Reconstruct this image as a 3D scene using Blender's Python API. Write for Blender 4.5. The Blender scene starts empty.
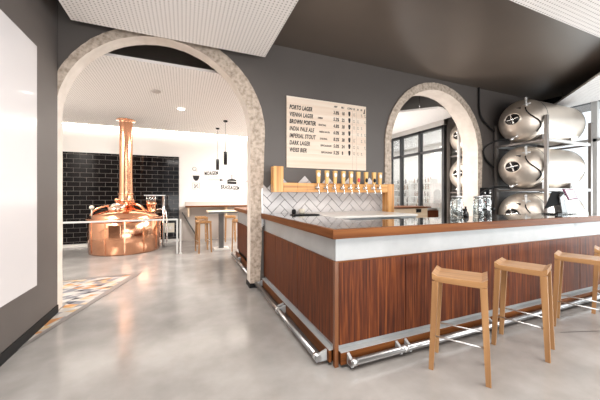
import bpy, bmesh, math, random
from mathutils import Matrix, Vector
random.seed(7)
PI = math.pi
SC = bpy.context.scene
COL = SC.collection
ORG = {}                                   # world origin of every thing, for parts modelled in world coordinates

# ------------------------------------------------------------------ materials
def new_mat(name):
    m = bpy.data.materials.new(name); m.use_nodes = True
    nt = m.node_tree
    return m, nt, nt.nodes['Principled BSDF']

def plain(name, col, rough=0.5, metal=0.0, coat=0.0, spec=0.5):
    m, nt, b = new_mat(name)
    b.inputs['Base Color'].default_value = (*col, 1); b.inputs['Roughness'].default_value = rough
    b.inputs['Metallic'].default_value = metal; b.inputs['Coat Weight'].default_value = coat
    b.inputs['Specular IOR Level'].default_value = spec
    return m

def coords(nt, scale=(1, 1, 1), rot=(0, 0, 0)):
    tc = nt.nodes.new('ShaderNodeTexCoord'); mp = nt.nodes.new('ShaderNodeMapping')
    mp.inputs['Scale'].default_value = scale; mp.inputs['Rotation'].default_value = rot
    nt.links.new(tc.outputs['Object'], mp.inputs['Vector'])
    return mp.outputs['Vector']

def ramp(nt, fac, stops, const=False):
    r = nt.nodes.new('ShaderNodeValToRGB'); el = r.color_ramp.elements
    if const: r.color_ramp.interpolation = 'CONSTANT'
    while len(el) < len(stops): el.new(0.5)
    for e, (p, c) in zip(el, stops): e.position = p; e.color = (*c, 1)
    nt.links.new(fac, r.inputs['Fac'])
    return r.outputs['Color']

def noise(nt, vec, scale, detail=4, rough=0.55, dist=0.0):
    n = nt.nodes.new('ShaderNodeTexNoise'); n.inputs['Scale'].default_value = scale
    n.inputs['Detail'].default_value = detail; n.inputs['Roughness'].default_value = rough
    n.inputs['Distortion'].default_value = dist
    nt.links.new(vec, n.inputs['Vector'])
    return n.outputs['Fac']

def mottled(name, stops, scale, rough=0.5, metal=0.0, bump=0.0, stretch=(1, 1, 1), detail=5, coat=0.0, spec=0.5, rr=None):
    m, nt, b = new_mat(name)
    v = coords(nt, stretch); f = noise(nt, v, scale, detail)
    nt.links.new(ramp(nt, f, stops), b.inputs['Base Color'])
    b.inputs['Roughness'].default_value = rough; b.inputs['Metallic'].default_value = metal
    b.inputs['Coat Weight'].default_value = coat; b.inputs['Specular IOR Level'].default_value = spec
    if rr:
        mr = nt.nodes.new('ShaderNodeMapRange'); nt.links.new(f, mr.inputs['Value'])
        mr.inputs['From Min'].default_value = 0.3; mr.inputs['From Max'].default_value = 0.7
        mr.inputs['To Min'].default_value = rr[0]; mr.inputs['To Max'].default_value = rr[1]
        nt.links.new(mr.outputs['Result'], b.inputs['Roughness'])
    if bump:
        bp = nt.nodes.new('ShaderNodeBump'); bp.inputs['Strength'].default_value = bump; bp.inputs['Distance'].default_value = 0.01
        nt.links.new(f, bp.inputs['Height']); nt.links.new(bp.outputs['Normal'], b.inputs['Normal'])
    return m

def wood(name, dark, mid, light, axis, rough=0.35, fine=30.0, coat=0.15):
    s = [fine, fine, fine]; s['XYZ'.index(axis)] = fine * 0.035
    return mottled(name, [(0.28, dark), (0.5, mid), (0.72, light)], 1.0, rough, stretch=tuple(s), detail=6, coat=coat)

def perforated(name, base, hole, pitch, rad):
    m, nt, b = new_mat(name)
    v = coords(nt, (1 / pitch, 1 / pitch, 0))
    fr = nt.nodes.new('ShaderNodeVectorMath'); fr.operation = 'FRACTION'; nt.links.new(v, fr.inputs[0])
    ds = nt.nodes.new('ShaderNodeVectorMath'); ds.operation = 'DISTANCE'
    nt.links.new(fr.outputs['Vector'], ds.inputs[0]); ds.inputs[1].default_value = (0.5, 0.5, 0)
    nt.links.new(ramp(nt, ds.outputs['Value'], [(0, hole), (rad, hole), (rad + 0.04, base)]), b.inputs['Base Color'])
    b.inputs['Roughness'].default_value = 0.7
    return m

def black_tile(name):
    m, nt, b = new_mat(name)
    br = nt.nodes.new('ShaderNodeTexBrick')
    nt.links.new(coords(nt, (1, 1, 1), (-PI / 2, 0, 0)), br.inputs['Vector'])
    br.inputs['Scale'].default_value = 1.0; br.inputs['Brick Width'].default_value = 0.29; br.inputs['Row Height'].default_value = 0.125
    br.inputs['Mortar Size'].default_value = 0.0035; br.inputs['Mortar Smooth'].default_value = 0.1
    br.inputs['Color1'].default_value = (0.004, 0.0035, 0.004, 1); br.inputs['Color2'].default_value = (0.009, 0.007, 0.007, 1)
    br.inputs['Mortar'].default_value = (0.20, 0.18, 0.165, 1)
    nt.links.new(br.outputs['Color'], b.inputs['Base Color'])
    b.inputs['Roughness'].default_value = 0.07; b.inputs['Specular IOR Level'].default_value = 0.16
    bp = nt.nodes.new('ShaderNodeBump'); bp.invert = True; bp.inputs['Strength'].default_value = 0.6; bp.inputs['Distance'].default_value = 0.004
    nt.links.new(br.outputs['Fac'], bp.inputs['Height']); nt.links.new(bp.outputs['Normal'], b.inputs['Normal'])
    return m

def triangle_mosaic(name):
    m, nt, b = new_mat(name)
    v = coords(nt, (8.5, 8.5, 0), (0, 0, 0.4))
    fl = nt.nodes.new('ShaderNodeVectorMath'); fl.operation = 'FLOOR'; nt.links.new(v, fl.inputs[0])
    fr = nt.nodes.new('ShaderNodeVectorMath'); fr.operation = 'FRACTION'; nt.links.new(v, fr.inputs[0])
    sp = nt.nodes.new('ShaderNodeSeparateXYZ'); nt.links.new(fr.outputs['Vector'], sp.inputs[0])
    gt = nt.nodes.new('ShaderNodeMath'); gt.operation = 'GREATER_THAN'
    nt.links.new(sp.outputs['X'], gt.inputs[0]); nt.links.new(sp.outputs['Y'], gt.inputs[1])
    cb = nt.nodes.new('ShaderNodeCombineXYZ'); nt.links.new(gt.outputs[0], cb.inputs['Z'])
    ad = nt.nodes.new('ShaderNodeVectorMath'); ad.operation = 'ADD'
    nt.links.new(fl.outputs['Vector'], ad.inputs[0]); nt.links.new(cb.outputs[0], ad.inputs[1])
    wn = nt.nodes.new('ShaderNodeTexWhiteNoise'); nt.links.new(ad.outputs['Vector'], wn.inputs['Vector'])
    c = ramp(nt, wn.outputs['Value'], [(0, (0.50, 0.47, 0.44)), (0.46, (0.46, 0.21, 0.07)), (0.54, (0.20, 0.20, 0.22)),
                                       (0.75, (0.45, 0.42, 0.4)), (0.86, (0.05, 0.05, 0.06)), (0.93, (0.55, 0.38, 0.2))], True)
    nt.links.new(c, b.inputs['Base Color']); b.inputs['Roughness'].default_value = 0.3
    return m

def glass(name, tint=(0.95, 0.97, 0.97), refl=0.12):
    m = bpy.data.materials.new(name); m.use_nodes = True; nt = m.node_tree
    nt.nodes.remove(nt.nodes['Principled BSDF'])
    t = nt.nodes.new('ShaderNodeBsdfTransparent'); t.inputs['Color'].default_value = (*tint, 1)
    g = nt.nodes.new('ShaderNodeBsdfGlossy'); g.inputs['Roughness'].default_value = 0.02
    mx = nt.nodes.new('ShaderNodeMixShader'); lw = nt.nodes.new('ShaderNodeLayerWeight'); lw.inputs['Blend'].default_value = 0.35
    mu = nt.nodes.new('ShaderNodeMath'); mu.operation = 'MULTIPLY_ADD'; mu.inputs[1].default_value = 0.4; mu.inputs[2].default_value = refl * 0.3
    nt.links.new(lw.outputs['Fresnel'], mu.inputs[0]); nt.links.new(mu.outputs[0], mx.inputs['Fac'])
    nt.links.new(t.outputs[0], mx.inputs[1]); nt.links.new(g.outputs[0], mx.inputs[2])
    nt.links.new(mx.outputs[0], nt.nodes['Material Output'].inputs['Surface'])
    return m

def glow(name, col, strength):
    m, nt, b = new_mat(name)
    b.inputs['Base Color'].default_value = (*col, 1)
    b.inputs['Emission Color'].default_value = (*col, 1); b.inputs['Emission Strength'].default_value = strength
    return m

M = {}
M['concrete'] = mottled('polished concrete', [(0.25, (0.245, 0.232, 0.22)), (0.5, (0.305, 0.290, 0.276)), (0.75, (0.37, 0.354, 0.338))], 2.6, 0.2, detail=10, rr=(0.15, 0.21), spec=0.9)
M['darkwall'] = mottled('dark grey wall paint', [(0.3, (0.098, 0.084, 0.077)), (0.7, (0.110, 0.095, 0.087))], 1.2, 0.5)
M['ceiling'] = mottled('dark brown grey ceiling paint', [(0.3, (0.105, 0.082, 0.066)), (0.7, (0.118, 0.092, 0.074))], 0.8, 0.38)
M['black'] = plain('matt black', (0.008, 0.008, 0.0085), 0.6, spec=0.25)
M['deadblack'] = plain('black screen back', (0.006, 0.006, 0.006), 0.8, spec=0.05)
M['blackgloss'] = plain('black plastic', (0.012, 0.012, 0.013), 0.2)
M['white'] = plain('white wall paint', (0.82, 0.79, 0.76), 0.6)
M['wainscot'] = plain('warm grey wainscot', (0.50, 0.44, 0.40), 0.6)
M['perf'] = perforated('perforated white board', (0.88, 0.845, 0.82), (0.44, 0.41, 0.39), 0.042, 0.20)
M['perfsoft'] = perforated('finely perforated white board', (0.86, 0.83, 0.81), (0.70, 0.67, 0.65), 0.042, 0.16)
M['panelwhite'] = plain('white board enamel', (0.70, 0.675, 0.685), 0.2, coat=0.2)
M['stone'] = mottled('weathered granite', [(0.22, (0.20, 0.16, 0.125)), (0.40, (0.42, 0.335, 0.265)), (0.56, (0.58, 0.48, 0.395)), (0.78, (0.72, 0.62, 0.53))], 18, 0.8, bump=0.6, detail=10)
M['plaster'] = mottled('pale arch plaster', [(0.3, (0.68, 0.60, 0.53)), (0.7, (0.80, 0.725, 0.655))], 6, 0.7, bump=0.3, detail=8)
M['tile'] = black_tile('glossy black metro tile')
M['mosaic'] = triangle_mosaic('encaustic triangle tile')
M['border'] = plain('grey floor border', (0.22, 0.20, 0.19), 0.35)
M['joint'] = plain('dark saw cut joint', (0.05, 0.05, 0.05), 0.7)
wd = ((0.026, 0.005, 0.002), (0.090, 0.020, 0.005), (0.215, 0.060, 0.014))
M['walnutZ'] = wood('rosewood veneer upright', *wd, 'Z', 0.5, 60, 0.0)
M['walnutZ'].node_tree.nodes['Principled BSDF'].inputs['Specular IOR Level'].default_value = 0.22
we = ((0.075, 0.022, 0.006), (0.14, 0.046, 0.013), (0.21, 0.078, 0.024))
M['edgeX'] = wood('varnished edge timber along x', *we, 'X', 0.4, 26, 0.0)
M['edgeY'] = wood('varnished edge timber along y', *we, 'Y', 0.4, 26, 0.0)
for k_ in 'XY': M['edge' + k_].node_tree.nodes['Principled BSDF'].inputs['Specular IOR Level'].default_value = 0.1
M['edgeZ'] = wood('varnished edge timber upright', *we, 'Z', 0.3, 26)
oak = ((0.23, 0.11, 0.040), (0.35, 0.18, 0.072), (0.46, 0.255, 0.11))
M['oakX'] = wood('oiled oak along x', *oak, 'X', 0.42, 24)
M['oakZ'] = wood('oiled oak upright', *oak, 'Z', 0.42, 24)
bm_ = ((0.42, 0.16, 0.034), (0.70, 0.33, 0.09), (0.86, 0.52, 0.20))
M['beamX'] = wood('amber block timber along x', *bm_, 'X', 0.3, 22)
M['beamZ'] = wood('amber block timber upright', *bm_, 'Z', 0.3, 22)
M['handle'] = wood('golden tap handle', (0.62, 0.32, 0.08), (0.80, 0.48, 0.16), (0.88, 0.60, 0.26), 'Z', 0.35, 22)
M['pine'] = wood('pale pine board', (0.76, 0.58, 0.45), (0.82, 0.67, 0.545), (0.87, 0.755, 0.645), 'X', 0.6, 14, 0.0)
M['palewood'] = wood('bleached plank', (0.58, 0.42, 0.27), (0.72, 0.55, 0.38), (0.80, 0.66, 0.5), 'X', 0.5, 18, 0.0)
M['steel'] = mottled('brushed steel sheet', [(0.3, (0.60, 0.60, 0.60)), (0.7, (0.72, 0.72, 0.715))], 3, 0.32, 1.0, stretch=(1, 1, 4), rr=(0.26, 0.40))
M['galv'] = mottled('galvanised sheet', [(0.3, (0.33, 0.34, 0.345)), (0.7, (0.42, 0.43, 0.435))], 4, 0.5, 0.3, rr=(0.40, 0.55))
M['chrome'] = plain('polished steel tube', (0.82, 0.82, 0.82), 0.16, 1.0)
M['rail'] = plain('brushed steel rail', (0.40, 0.40, 0.405), 0.28, 1.0)
M['tank'] = mottled('satin stainless tank', [(0.3, (0.70, 0.62, 0.54)), (0.7, (0.76, 0.68, 0.60))], 2, 0.40, 0.8)  # tan tint puts warm reflections of floor and timber into the steel colour
M['greysteel'] = plain('painted grey steel', (0.21, 0.185, 0.17), 0.4, 0.3)
M['whitesteel'] = plain('white steel', (0.62, 0.62, 0.61), 0.35)
M['copper'] = mottled('polished copper', [(0.3, (0.76, 0.36, 0.205)), (0.7, (0.86, 0.46, 0.29))], 1.5, 0.14, 1.0, rr=(0.10, 0.2))
M['palecopper'] = plain('bright pale copper', (0.88, 0.60, 0.46), 0.16, 1.0)
M['topgloss'] = plain('dark polished counter stone', (0.045, 0.043, 0.042), 0.07, coat=0.6)
M['worktop'] = plain('white worktop', (0.84, 0.81, 0.77), 0.25)
M['herring'] = mottled('pale grey ceramic tile', [(0.3, (0.66, 0.63, 0.625)), (0.7, (0.74, 0.71, 0.70))], 3, 0.22)
M['grout'] = plain('dark grout', (0.12, 0.115, 0.112), 0.8)
M['ink'] = plain('black printed ink', (0.018, 0.016, 0.015), 0.7)
M['greyink'] = plain('grey printed ink', (0.25, 0.23, 0.21), 0.7)
M['badge'] = plain('white enamel badge', (0.82, 0.80, 0.76), 0.25)
M['red'] = plain('red enamel', (0.62, 0.03, 0.03), 0.3)
M['magenta'] = plain('magenta bezel', (0.12, 0.015, 0.06), 0.4)
M['glass'] = glass('clear window glass')
M['jug'] = glass('clear jug glass', (0.90, 0.93, 0.93), 0.5)
M['alu'] = plain('dark window frame', (0.028, 0.029, 0.032), 0.4)
M['lamp'] = glow('lamp diffuser', (1.0, 0.95, 0.88), 14)
M['warmlamp'] = glow('warm lamp glow', (1.0, 0.72, 0.4), 6)
M['cove'] = glow('cove light strip', (1.0, 0.93, 0.85), 12)
M['screen'] = glow('lit display', (0.95, 0.95, 0.97), 0.9)
M['cream'] = plain('cream plastic', (0.72, 0.66, 0.55), 0.4)
M['bottle'] = plain('dark bottle glass', (0.05, 0.04, 0.04), 0.12)
M['amberbottle'] = plain('amber bottle glass', (0.22, 0.10, 0.05), 0.15)
M['greyprint'] = plain('grey picture print', (0.33, 0.33, 0.36), 0.5)
M['posterpink'] = plain('pale poster print', (0.75, 0.68, 0.68), 0.5)
M['greytable'] = plain('dark grey pedestal', (0.14, 0.135, 0.13), 0.4, 0.4)

# ------------------------------------------------------------------ mesh helpers
class MB:
    def __init__(s): s.bm = bmesh.new(); s.mats = []; s.mi = 0
    def use(s, m):
        if m not in s.mats: s.mats.append(m)
        s.mi = s.mats.index(m); return s
    def _new(s, geo_faces):
        for f in geo_faces: f.material_index = s.mi
    def box(s, x0, x1, y0, y1, z0, z1, bev=0.0, mtx=None):
        t = bmesh.new(); bmesh.ops.create_cube(t, size=1.0)
        for v in t.verts:
            v.co = Vector(((x0 + x1) / 2 + v.co.x * (x1 - x0), (y0 + y1) / 2 + v.co.y * (y1 - y0), (z0 + z1) / 2 + v.co.z * (z1 - z0)))
        if bev: bmesh.ops.bevel(t, geom=t.edges[:], offset=bev, segments=2, profile=0.6, affect='EDGES')
        s._join(t, mtx); return s
    def _join(s, t, mtx=None, smooth=False):
        if mtx: t.transform(mtx)
        t.verts.ensure_lookup_table(); mp = {}
        for v in t.verts: mp[v] = s.bm.verts.new(v.co)
        for f in t.faces:
            try: g = s.bm.faces.new([mp[v] for v in f.verts])
            except ValueError: continue
            g.material_index = s.mi; g.smooth = f.smooth or smooth
        t.free()
    def face(s, pts, smooth=False):
        f = s.bm.faces.new([s.bm.verts.new(p) for p in pts]); f.material_index = s.mi; f.smooth = smooth; return s
    def hexa(s, a, b, bev=0.0):
        """solid between two quads (lists of four points)"""
        t = bmesh.new(); A = [t.verts.new(p) for p in a]; B = [t.verts.new(p) for p in b]
        t.faces.new(A[::-1]); t.faces.new(B)
        for i in range(len(a)): t.faces.new((A[i], A[(i + 1) % len(a)], B[(i + 1) % len(a)], B[i]))
        bmesh.ops.recalc_face_normals(t, faces=t.faces[:])
        if bev: bmesh.ops.bevel(t, geom=t.edges[:], offset=bev, segments=2, profile=0.6, affect='EDGES')
        s._join(t); return s
    def prism(s, poly, z0, z1, bev=0.0):
        return s.hexa([(x, y, z0) for x, y in poly], [(x, y, z1) for x, y in poly], bev)
    def prism_y(s, poly, y0, y1, bev=0.0):
        return s.hexa([(x, y0, z) for x, z in poly], [(x, y1, z) for x, z in poly], bev)
    def lathe(s, prof, n=32, mtx=None, cap=True):
        """prof: list of (radius, height) about z"""
        t = bmesh.new(); rings = []
        for r, z in prof:
            if r < 1e-5: rings.append([t.verts.new((0, 0, z))])
            else: rings.append([t.verts.new((r * math.cos(2 * PI * k / n), r * math.sin(2 * PI * k / n), z)) for k in range(n)])
        for a, b in zip(rings, rings[1:]):
            for k in range(n):
                k2 = (k + 1) % n
                vs = ([a[0]] if len(a) == 1 else [a[k], a[k2]]) + ([b[0]] if len(b) == 1 else [b[k2], b[k]])
                if len(vs) > 2:
                    f = t.faces.new(vs); f.smooth = True
        if cap:
            if len(rings[0]) > 1: t.faces.new(rings[0][::-1])
            if len(rings[-1]) > 1: t.faces.new(rings[-1])
        bmesh.ops.recalc_face_normals(t, faces=t.faces[:])
        s._join(t, mtx); return s
    def tube(s, pts, r, n=10, smoothpath=0):
        P_ = [Vector(p) for p in pts]
        for _ in range(smoothpath):
            q = [P_[0]]
            for a, b in zip(P_, P_[1:]): q += [a.lerp(b, 0.25), a.lerp(b, 0.75)]
            P_ = q + [P_[-1]]
        t = bmesh.new(); rings = []; up = None
        for i, p in enumerate(P_):
            d = (P_[min(i + 1, len(P_) - 1)] - P_[max(i - 1, 0)]).normalized()
            if up is None: up = Vector((0, 0, 1)) if abs(d.z) < 0.9 else Vector((1, 0, 0))
            u = d.cross(up).normalized(); w = u.cross(d).normalized(); up = w
            rings.append([t.verts.new(p + (u * math.cos(2 * PI * k / n) + w * math.sin(2 * PI * k / n)) * r) for k in range(n)])
        for a, b in zip(rings, rings[1:]):
            for k in range(n):
                f = t.faces.new((a[k], a[(k + 1) % n], b[(k + 1) % n], b[k])); f.smooth = True
        t.faces.new(rings[0][::-1]); t.faces.new(rings[-1])
        bmesh.ops.recalc_face_normals(t, faces=t.faces[:])
        s._join(t); return s
    def ball(s, c, r, n=16):
        return s.lathe([(r * math.sin(PI * k / n), -r * math.cos(PI * k / n)) for k in range(n + 1)], n + 4, Matrix.Translation(c))
    def build(s, name, mat=None, parent=None):
        me = bpy.data.meshes.new(name)
        o = bpy.data.objects.new(name, me); COL.objects.link(o)
        if parent:
            o.parent = parent; org = ORG.get(parent.name, Vector((0, 0, 0))); ORG[o.name] = org
            s.bm.transform(Matrix.Translation(-org))
        s.bm.to_mesh(me); s.bm.free()
        for m in (s.mats or [mat]): me.materials.append(m)
        return o

def tag(o, label=None, cat=None, group=None, kind=None):
    for k, v in (('label', label), ('category', cat), ('group', group), ('kind', kind)):
        if v: o[k] = v
    return o

def thing(name, loc, label, cat, group=None):
    o = bpy.data.objects.new(name, None); COL.objects.link(o); o.location = loc; o.empty_display_size = 0.1
    ORG[o.name] = Vector(loc)
    return tag(o, label, cat, group)

def single(name, mb, mat, base, label, cat, group=None):
    """a thing made of one mesh, modelled in world coordinates, with its origin at its base"""
    mb.bm.transform(Matrix.Translation(-Vector(base)))
    o = mb.build(name, mat); o.location = base; ORG[o.name] = Vector(base)
    return tag(o, label, cat, group)

def struct(name, mb, mat=None, label=None, parent=None):
    o = mb.build(name, mat, parent)
    if not parent: tag(o, label, None, None, 'structure')
    return o

def copy_tree(o, parent=None):
    c = o.copy(); COL.objects.link(c)
    if parent: c.parent = parent
    for ch in list(o.children): copy_tree(ch, c)
    return c

def place(o, loc, rz=0.0, label=None, group=None):
    o.location = loc; o.rotation_euler = (0, 0, rz)
    if label: o['label'] = label
    if group: o['group'] = group
    return o

FONT_CACHE = []
def text_mb(mb, body, size, x, y, z, bold=0.0, shear=0.0, width=1.0, rz=0.0, align='LEFT', depth=0.002, space=1.0):
    """flat lettering facing -y, joined into mb"""
    cu = bpy.data.curves.new('lettering', 'FONT'); cu.body = body; cu.size = size; cu.offset = bold; cu.shear = shear
    cu.align_x = align; cu.space_character = space; cu.extrude = depth / 2; cu.resolution_u = 3
    to = bpy.data.objects.new('lettering', cu); COL.objects.link(to)
    bpy.context.view_layer.update()
    me = bpy.data.meshes.new_from_object(to.evaluated_get(bpy.context.evaluated_depsgraph_get()))
    bpy.data.objects.remove(to); bpy.data.curves.remove(cu)
    t = bmesh.new(); t.from_mesh(me); bpy.data.meshes.remove(me)
    t.transform(Matrix.Translation((x, y, z)) @ Matrix.Rotation(rz, 4, 'Y') @ Matrix.Rotation(PI / 2, 4, 'X') @ Matrix.Diagonal((width, 1, 1, 1)))
    mb._join(t); return mb

# ------------------------------------------------------------------ key dimensions
WL, YB, YB2 = -1.38, 4.18, 4.37           # left wall face, dividing wall front and back faces
CZ = 3.72                                   # dark ceiling
FAR = 9.35
A1X, A2X, AZ, AR, AO = -0.19, 4.715, 2.32, 1.125, 1.315

# ------------------------------------------------------------------ setting: floor, walls, ceiling
b = MB(); b.box(-3.6, 10.4, -4.2, 11.0, -0.12, 0.0); struct('floor', b, M['concrete'], 'polished grey concrete floor')
b = MB(); b.face([(-1.379, 3.34, 0.004), (-1.315, 3.62, 0.004), (-0.86, 5.40, 0.004), (-0.82, 5.62, 0.004), (-2.6, 5.62, 0.004), (-2.6, 4.55, 0.004), (-1.379, 4.5, 0.004)][::1])
struct('floor_mosaic', b, M['mosaic'], 'triangular patterned tile inlay beside the arch')
b = MB()
b.face([(-1.379, 3.22, 0.006), (-0.70, 5.72, 0.006), (-0.82, 5.72, 0.006), (-1.379, 3.36, 0.006)])
b.face([(-0.70, 5.72, 0.0065), (-2.6, 5.72, 0.0065), (-2.6, 5.62, 0.0065), (-0.74, 5.62, 0.0065)])
struct('trim_floor_border', b, M['border'], 'grey border strip around the tile inlay')
b = MB(); b.face([(3.50, 1.620, 0.003), (5.2, 1.05, 0.003), (5.2, 1.042, 0.003), (3.50, 1.612, 0.003)])
struct('trim_floor_joint', b, M['joint'], 'thin dark joint in the floor under the stools')

b = MB(); b.box(WL - 0.22, WL, -4.2, YB - 0.024, 0, CZ); struct('wall_left', b, M['darkwall'], 'dark grey left wall')
b = MB(); b.box(WL, WL + 0.012, -4.2, YB - 0.03, 0, 0.095); struct('baseboard_left', b, M['black'], 'black baseboard along the left wall')

def arch_wall(X0, X1, zt, arches, ya, yb):
    b = MB(); xs = [X0]; cols = []
    prof = []
    for cx, hole in arches:
        xs_a = [cx - hole * math.cos(PI * k / 40) for k in range(41)]
        prof.append((cx - hole, cx + hole, xs_a, hole))
    cur = X0
    for a0, a1, xa, hole in prof:
        if a0 > cur: cols.append((cur, a0, 0, 0))
        for u, v in zip(xa, xa[1:]):
            h = lambda x, cx=(a0 + a1) / 2, hole=hole: AZ + math.sqrt(max(0, hole ** 2 - (x - cx) ** 2))
            if v > X0: cols.append((max(u, X0), v, h(max(u, X0)), h(v)))
        cur = a1
    if X1 > cur: cols.append((cur, X1, 0, 0))
    for u, v, hu, hv in cols:
        b.hexa([(u, ya, hu), (v, ya, hv), (v, yb, hv), (u, yb, hu)], [(u, ya, zt), (v, ya, zt), (v, yb, zt), (u, yb, zt)])
    bmesh.ops.remove_doubles(b.bm, verts=b.bm.verts[:], dist=1e-4)
    return b
struct('wall_back', arch_wall(-3.6, 8.3, CZ, ((-.21, 1.24), (A2X, 1.25)), YB, YB2), M['darkwall'], 'dark grey dividing wall with two arched openings')

def arch_ring(cx, AR, ox, xmin, seed, y0, y1):
    rnd = random.Random(seed); b = MB(); pts = []
    n = 72
    def j(a): return (rnd.random() - 0.5) * a * .5
    ins, outs = [], []
    for k in range(14): ins.append((cx - AR + j(.012), AZ * k / 14)); outs.append((ox - AO + j(.012), AZ * k / 14))
    for k in range(n + 1):
        t = PI - PI * k / n
        ri, ro = AR + j(.012), AO + j(.014)
        ins.append((cx + ri * math.cos(t), AZ + ri * math.sin(t))); outs.append((ox + ro * math.cos(t), AZ + ro * math.sin(t)))
    for k in range(13, -1, -1): ins.append((cx + AR + j(.012), AZ * k / 14)); outs.append((ox + AO + j(.02) - .075 * (1 - k / 14), AZ * k / 14))
    outs = [(max(x, xmin), z) for x, z in outs]; ins = [(x, z) for x, z in ins]
    for i in range(len(ins) - 1):
        a, c, d, e = ins[i], outs[i], outs[i + 1], ins[i + 1]
        b.use(M['stone'])
        b.face([(a[0], y0, a[1]), (c[0], y0, c[1]), (d[0], y0, d[1]), (e[0], y0, e[1])])
        b.face([(a[0], y1, a[1]), (e[0], y1, e[1]), (d[0], y1, d[1]), (c[0], y1, c[1])])
        b.face([(c[0], y0, c[1]), (c[0], y1, c[1]), (d[0], y1, d[1]), (d[0], y0, d[1])])
        b.use(M['plaster'])
        b.face([(a[0], y1, a[1]), (a[0], y0, a[1]), (e[0], y0, e[1]), (e[0], y1, e[1])])
    bmesh.ops.remove_doubles(b.bm, verts=b.bm.verts[:], dist=1e-5)
    return b
struct('trim_1', arch_ring(-.245, 1.160, -.175, -1.6, 3, YB - .022, YB2 + .015), None, 'weathered stone surround of the large left arch')
struct('trim_2', arch_ring(A2X, 1.172, A2X + .005, -9, 5, YB - .022, 4.525), None, 'weathered stone surround of the arch beside the tanks')
b = MB(); b.box(0.90, 1.10, YB - .034, YB2 + .025, 0, 0.065); struct('baseboard_pillar', b, M['black'], 'black foot of the stone pillar')

# ceiling and far rooms
b = MB(); b.box(-3.6, 10.4, -4.2, 11.0, CZ, CZ + .1); struct('ceiling', b, M['ceiling'], 'dark brown grey ceiling')
b = MB()
b.use(M['white']); b.box(-3.5, 6.4, FAR, FAR + .15, 1.04, CZ); b.use(M['wainscot']); b.box(-3.5, 6.4, FAR, FAR + .15, 0, 1.04)
struct('wall_far', b, None, 'white end wall of the brewing room with a grey lower half')
b = MB(); b.box(-3.6, -3.45, YB2, FAR + .15, 0, CZ); struct('wall_brewery_left', b, M['white'], 'white side wall of the brewing room')
b = MB(); b.box(-3.4, -0.14, FAR - .022, FAR - .001, 0.0, 2.555); struct('trim_3', b, M['tile'], 'glossy black metro tiles behind the copper kettle')
b = MB(); b.box(-3.4, -0.14, FAR - .16, FAR - .024, 0.0, 0.07); struct('baseboard_far', b, M['worktop'], 'pale kerb under the black tiles')

# ------------------------------------------------------------------ suspended perforated ceiling panels
def cloud(poly, z, label, base, mat=None):
    b = MB(); b.prism(poly, z, z + .04)
    o = single('ceiling_panel', b, mat or M['perf'], base, label, 'ceiling panel', 'perforated ceiling panels')
    h = MB()
    cx = sum(p[0] for p in poly) / len(poly); cy = sum(p[1] for p in poly) / len(poly)
    for x, y in poly:
        qx, qy = x + (cx - x) * .2, y + (cy - y) * .2
        h.tube([(qx, qy, z + .04), (qx, qy, CZ)], .006, 6)
    h.build('hanger_rod', M['chrome'], o)
    return o
cloud([(-1.19, -1.6), (1.084, -1.6), (1.084, 3.954), (-1.19, 3.954)], 3.38, 'white perforated ceiling panel hanging in front of the big stone arch', (0, 1.2, 3.38))
cloud([(1.9, -1.6), (5.9, -1.6), (5.9, 1.842), (1.9, 1.842)], 3.38, 'white perforated ceiling panel above the row of bar stools', (3.9, 0, 3.38))
cloud([(6.25, 2.26), (6.25, 0.2), (8.15, 0.2), (8.15, 4.12)], 3.40, 'white perforated ceiling panel with a slanted edge above the steel tanks', (7.3, 1.8, 3.40))
cloud([(-3.4, 4.583), (2.7, 4.583), (2.7, 9.2), (-3.4, 9.2)], 3.30, 'white perforated ceiling panel over the copper kettle', (-.3, 6.9, 3.30))
cloud([(3.3, 6.45), (5.165, 4.56), (6.05, 4.56), (6.05, 9.2), (3.3, 9.2)], 3.30, 'white perforated ceiling panel with a slanted edge seen through the right arch', (4.8, 7, 3.30), M['perfsoft'])

# cove light along the top of the far wall
b = MB(); b.box(-3.4, 2.8, 9.26, 9.31, 3.29, 3.345)
single('cove_light', b, M['cove'], (-.3, 9.3, 3.3), 'glowing light strip between the brewing room ceiling and the white end wall', 'strip light')

# ------------------------------------------------------------------ white board on the left wall
t = thing('wall_board', (WL, 2.3, 0.483), 'large glossy white board on the dark left wall', 'board')
b = MB(); b.box(WL, WL + .022, 1.2, 3.60, 0.483, 2.871, .002); b.build('board_face', M['panelwhite'], t)

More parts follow.
